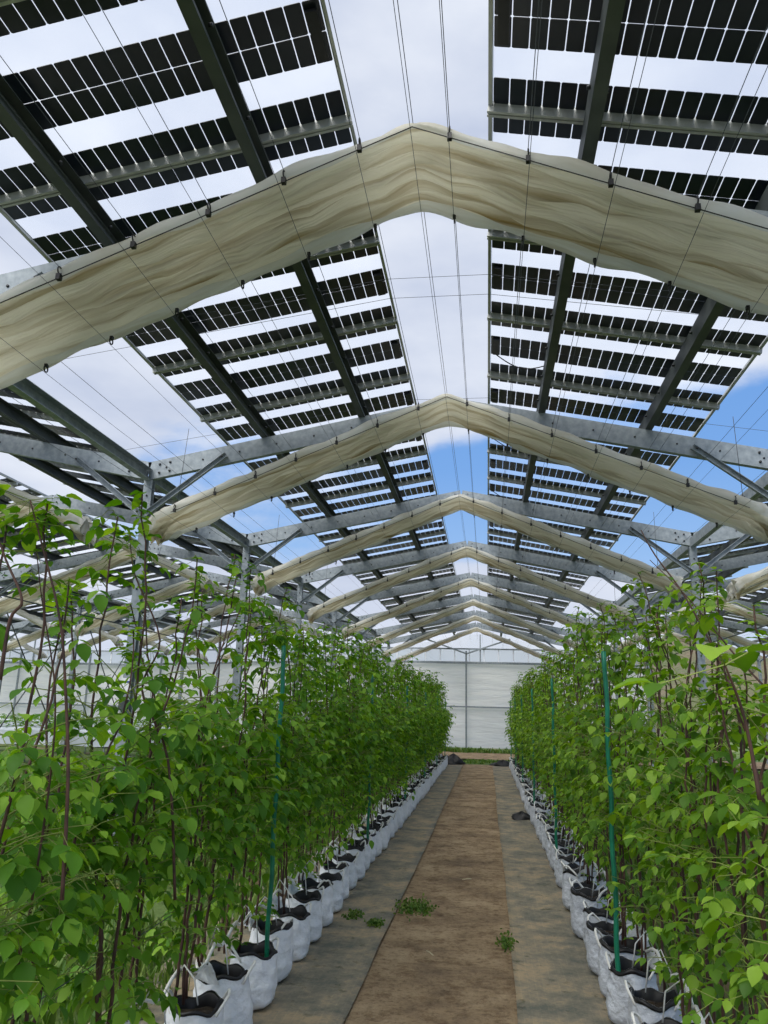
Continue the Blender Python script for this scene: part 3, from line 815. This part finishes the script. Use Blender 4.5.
PP = {-1: [plant_prototype(100+s_, 'leaf', 2.2, 38, 3, .9, low=.45, topleaf=.5, reach=.36) for s_ in range(7)],
      1: [plant_prototype(200+s_, 'leaf_right', 2.22, 16, 4, .84, low=.45, topleaf=.85) for s_ in range(7)]}
NEAR = {-1: [plant_prototype(300+s_, 'leaf', 2.22, 32, 3, 1.0, low=.4, topleaf=.22, reach=.3, crad=.0075) for s_ in range(4)],
        1: [plant_prototype(400+s_, 'leaf_right', 2.05, 13, 4, .92, low=.35, topleaf=.8, crad=.0078) for s_ in range(4)]}
cnt = {-1: 0, 1: 0}; last_i = {-1: None, 1: None}
for side, i, y in BAGS:
    if y < 1.8: continue
    sn = 'left' if side < 0 else 'right'; x = BAGX[side] + rnd.uniform(-.03, .03) + (-.10 if side < 0 else .09)
    near = y < (4.7 if side < 0 else 3.4)
    pr = rnd.choice(NEAR[side] if near else PP[side])
    vis = in_view([(x, y, .3), (x, y, 2.2)], 0)
    c = cnt[side]
    if vis and c < 20: lab = 'tall leafy raspberry plant of the %s hedge, %s from the camera end' % (sn, ORD[c]); grp = None
    elif vis: lab = 'tall leafy raspberry plant in the far stretch of the %s hedge' % sn; grp = 'far raspberry plants of the %s hedge' % sn
    else: lab = 'raspberry plant of the %s hedge at the very edge of the photo' % sn; grp = 'raspberry plants at the photo edge, %s' % sn
    if vis: cnt[side] += 1
    t_ = thing('raspberry_plant', lab, 'raspberry plant', (x, y, .03), (0, 0, rnd.choice((0, math.pi))+rnd.uniform(-.35, .35)), grp)
    far = min(1, max(0, (y-6)/16)); sc = rnd.uniform(.93, 1.05)*(1-.01*far)*(.84 if side > 0 and y < 2.5 else .92 if side > 0 and y < 3.4 else 1)*(.88 if side < 0 and y < 2.5 else 1)
    t_.scale = (1, 1, sc)
    for me in pr[0]: obj('cane', me, t_)
    for nm_, me_ in (('leaf_stalks', pr[1]), ('foliage', pr[2])): obj(nm_, me_, t_)['kind'] = 'stuff'

# long bare arching canes beside the camera, on the right, and leafy tips on the left
def stray(pts, label, leaves, mat, seed, size=.07, rad=.006):
    r = random.Random(seed); t_ = thing('raspberry_shoot', label, 'raspberry shoot', pts[0])
    o = Vector(pts[0]); P_ = [Vector(p_)-o for p_ in pts]
    # smooth the polyline
    S = []
    for i in range(len(P_)-1):
        a = P_[max(i-1, 0)]; b_ = P_[i]; c_ = P_[i+1]; d = P_[min(i+2, len(P_)-1)]
        for k in range(5):
            q = k/5; S.append(.5*((2*b_)+(c_-a)*q+(2*a-5*b_+4*c_-d)*q*q+(-a+3*b_-3*c_+d)*q**3))
    S.append(P_[-1]); n = len(S)
    mb = MB(); mb.tube(S, [rad*(1-.65*i/n) for i in range(n)], 'cane', 6); obj('cane', mb, t_)
    fo = Foliage(); st = MB()
    for a, cnt_ in leaves:
        p_ = S[min(n-1, int(a*n))]
        for k in range(cnt_):
            ab = r.uniform(0, 6.28); dd = Vector((math.cos(ab), math.sin(ab), r.uniform(-.4, .5))); b2 = p_+dd*r.uniform(.03, .1)+Vector((0, 0, r.uniform(-.05, .03)))
            st.tube([p_, b2], .0012, 'petiole', 3, caps=False); fo.leaf(r, b2, dd, r.uniform(.7, 1.15)*size)
    if fo.n: obj('foliage', fo.mesh('foliage', mat), t_)['kind'] = 'stuff'; obj('leaf_stalks', st, t_)['kind'] = 'stuff'
    return t_
def at(px, py, Y):
    d = CF + CR*((px-384)/FPX) + CU*((512-py)/FPX); d = d*(Y/d.y); return (d.x, d.y, d.z+G)
stray([at(745, 900, 2.9), at(742, 800, 2.9), at(735, 700, 2.9), at(690, 605, 3.0), at(655, 555, 3.05), at(641, 530, 3.1)], 'long bare cane arching up and left out of the right hedge', [(.62, 2), (.35, 3)], 'leaf_right', 5, .05)
stray([at(768, 690, 2.6), at(735, 655, 2.7), at(690, 600, 2.8), at(650, 560, 2.95)], 'bare thin twig slanting beside the long cane of the right hedge', [(.7, 1)], 'leaf_right', 6, .04, .004)
stray([at(62, 900, 2.0), at(68, 780, 2.0), at(66, 700, 2.0), at(60, 620, 2.0), at(42, 545, 2.0), at(30, 500, 2.0)], 'dark cane with a leafy tip at the far left, left one of the pair', [(.98, 10), (.92, 8), (.85, 7), (.4, 3)], 'leaf', 7, .055)
stray([at(32, 900, 2.1), at(50, 780, 2.1), at(55, 690, 2.1), at(42, 600, 2.1), at(36, 545, 2.1)], 'dark reddish cane with a leafy tip at the far left, right one of the pair', [(.95, 7), (.85, 5), (.35, 3)], 'leaf', 8, .05, .004)
stray([at(0, 680, 1.9), at(10, 620, 1.9), at(22, 600, 1.9), at(6, 560, 1.9), at(-8, 520, 1.9)], 'dark twisting cane at the left edge of the photo', [(.1, 4)], 'leaf', 9, .05)
stray([at(175, 900, 2.9), at(168, 760, 2.9), at(142, 690, 2.9), at(160, 640, 2.9), at(135, 575, 2.9), at(130, 535, 2.9)], 'cane with leafy tip rising before the first left post', [(.98, 10), (.9, 8), (.8, 7), (.5, 5)], 'leaf', 10, .055)
stray([at(760, 800, 1.05), at(745, 720, 1.05), at(725, 665, 1.02)], 'shoot with large leaves hanging close to the camera at the right edge', [(.97, 3), (.6, 2)], 'leaf_right', 12, .075, .003)

# ------------------------------------------------------------------ green stakes, drip hose, trellis wires
def stake(x, y, h, label):
    mb = MB(); pts = [(x+.004*math.sin(k), y, .02+h*k/24) for k in range(25)]
    mb.tube(pts, .013, 'stake_green', 8)
    t_ = obj('plant_stake', mb)
    for k in range(1, 12): 
        z = h*k/12; mb2 = None
    return tag(t_, label, 'stake')
for k in range(6):
    y = 4.51+L*k
    stake(-1.19, y, 1.88, 'green plastic stake in the left row, %s from the front' % ORD[k])
    stake(.66, y+.04, 1.88, 'green plastic stake in the right row, %s from the front' % ORD[k])
for side in (-1, 1):
    sn = 'left' if side < 0 else 'right'; x0 = BAGX[side]+side*.10
    mb = MB(); pts = []
    for k in range(260):
        y = 1.5+22*k/259; pts.append((x0+.02*math.sin(y*5.1)+.01*math.sin(y*13), y, .37+.03*math.sin(y*2*math.pi/.4)))
    mb.tube(pts, .008, 'strap', 6); t_ = tag(obj('drip_hose', mb), 'white drip hose snaking along the tops of the %s grow bags' % sn, 'hose')
    r = random.Random(side+5)
    for sd, i, y in BAGS:
        if sd != side or y > 16: continue
        mb = MB(); a = r.uniform(-.1, .1); hgt = r.uniform(.05, .12)
        pts = [(x0, y, .38), (x0-side*.04, y+a*.6, .38+hgt), (x0-side*.10, y+a, .36+hgt*.6), (x0-side*.12, y+a*.8, .29)]
        mb.tube(pts, .0035, 'strap', 5); o = obj('drip_spur', mb); o.parent = t_
    for z, nm in ((.62, 'lowest'), (1.25, 'middle'), (1.85, 'top')):
        x = BAGX[side]+side*.16
        wire([(x, 1.2, z), (x, 12, z-.01), (x, 23.8, z)], '%s trellis wire running through the %s hedge' % (nm, sn), .0022, name='trellis_wire')
# black liner heaps at the far ends of the fabric
def heap(x, y, rx, ry, h, seed, label):
    r = random.Random(seed); mb = MB(); v = []; n = 22; m_ = 9; ph = [r.random()*6.28 for _ in range(6)]
    for j in range(m_+1):
        q = j/m_; rr = math.sin((1-q)*math.pi/2)**.8
        for k in range(n):
            a = 2*math.pi*k/n; w_ = 1+.2*math.sin(3*a+ph[0]+q*4)+.14*math.sin(7*a+ph[1]+q*9)
            v.append((x+rx*rr*w_*math.cos(a), y+ry*rr*w_*math.sin(a), .02+h*q*(1+.2*math.sin(5*a+ph[2]))))
    f = [(j*n+k, j*n+(k+1) % n, (j+1)*n+(k+1) % n, (j+1)*n+k) for j in range(m_) for k in range(n)]+[tuple(range(m_*n, (m_+1)*n))]
    mb.add(v, f, 'black_plastic', True); tag(obj('black_sheet_heap', mb), label, 'plastic sheet')
heap(-1.0, 24.2, .28, .3, .26, 1, 'crumpled black plastic heap at the far end of the left grow bags')
heap(.45, 24.2, .34, .25, .15, 2, 'crumpled black plastic heap at the far end of the right grow bags')
heap(.50, 12.4, .16, .12, .1, 3, 'loose black plastic lying beside the right grow bags halfway along')
# dandelions
for x, y, z, s_ in ((*at(191, 956, 4.6)[:2], .52, 'yellow dandelion beside the left grow bags near the lower left corner'), (-1.75, 5.6, .6, 'yellow dandelion behind the left grow bags, the farther one')):
    t_ = thing('dandelion', s_, 'flower', (x, y, 0)); mb = MB()
    mb.tube([(0, 0, 0), (.01, .01, z*.6), (0, 0, z)], .0025, 'petiole', 5); obj('stem', mb, t_); mb = MB()
    for k in range(14):
        for rr, zz in ((.022, .004), (.013, .012)):
            a = k*6.283/14+rr*30; c_, s2 = math.cos(a), math.sin(a); w_ = .004
            mb.add([(0, 0, z), (rr*.7*c_-w_*s2, rr*.7*s2+w_*c_, z+zz), (rr*c_, rr*s2, z+zz*1.3), (rr*.7*c_+w_*s2, rr*.7*s2-w_*c_, z+zz)], [(0, 1, 2, 3)], 'petal')
    obj('petals', mb, t_)

# ------------------------------------------------------------------ far strawberry benches on the left
for k, (y, x0, x1) in enumerate(((19.5, -22, -8.2), (23.5, -27, -9.5), (27.5, -31, -11))):
    nm = ('nearest', 'middle', 'farthest')[k]
    t_ = thing('growing_bench', 'white film covered bench of low green plants behind the left hedge, %s of three' % nm, 'bench', (0, y, 0))
    mb = MB(); n = 40; v = []; sec = [(-.3, .45), (-.3, .8), (-.22, .86), (.22, .86), (.3, .8), (.3, .45)]
    for i in range(n+1):
        x = x0+(x1-x0)*i/n
        v += [(x, a, b_+.012*math.sin(x*5+a*9)) for a, b_ in sec]
    f = [(i*6+j, i*6+j+1, (i+1)*6+j+1, (i+1)*6+j) for i in range(n) for j in range(5)]+[(0,1,2,3,4,5), tuple(n*6+j for j in (5,4,3,2,1,0))]
    mb.add(v, f, 'white_film', False); obj('film_cover', mb, t_)
    x = x0+.4
    while x < x1:
        for yy in (-.24, .24):
            mb = MB(); mb.tube([(x, yy, -.03), (x, yy, .5)], .02, 'galvanised', 6); obj('leg', mb, t_)
        x += 2.4
    fo = Foliage(); r = random.Random(k)
    for i in range(900):
        a = r.uniform(0, 6.28); fo.leaf(r, (r.uniform(x0, x1), r.uniform(-.2, .2), .88+r.uniform(0, .16)), (math.cos(a), math.sin(a), r.uniform(0, .6)), r.uniform(.07, .11))
    o = obj('foliage', fo.mesh('foliage', 'leaf'), t_); o['kind'] = 'stuff'
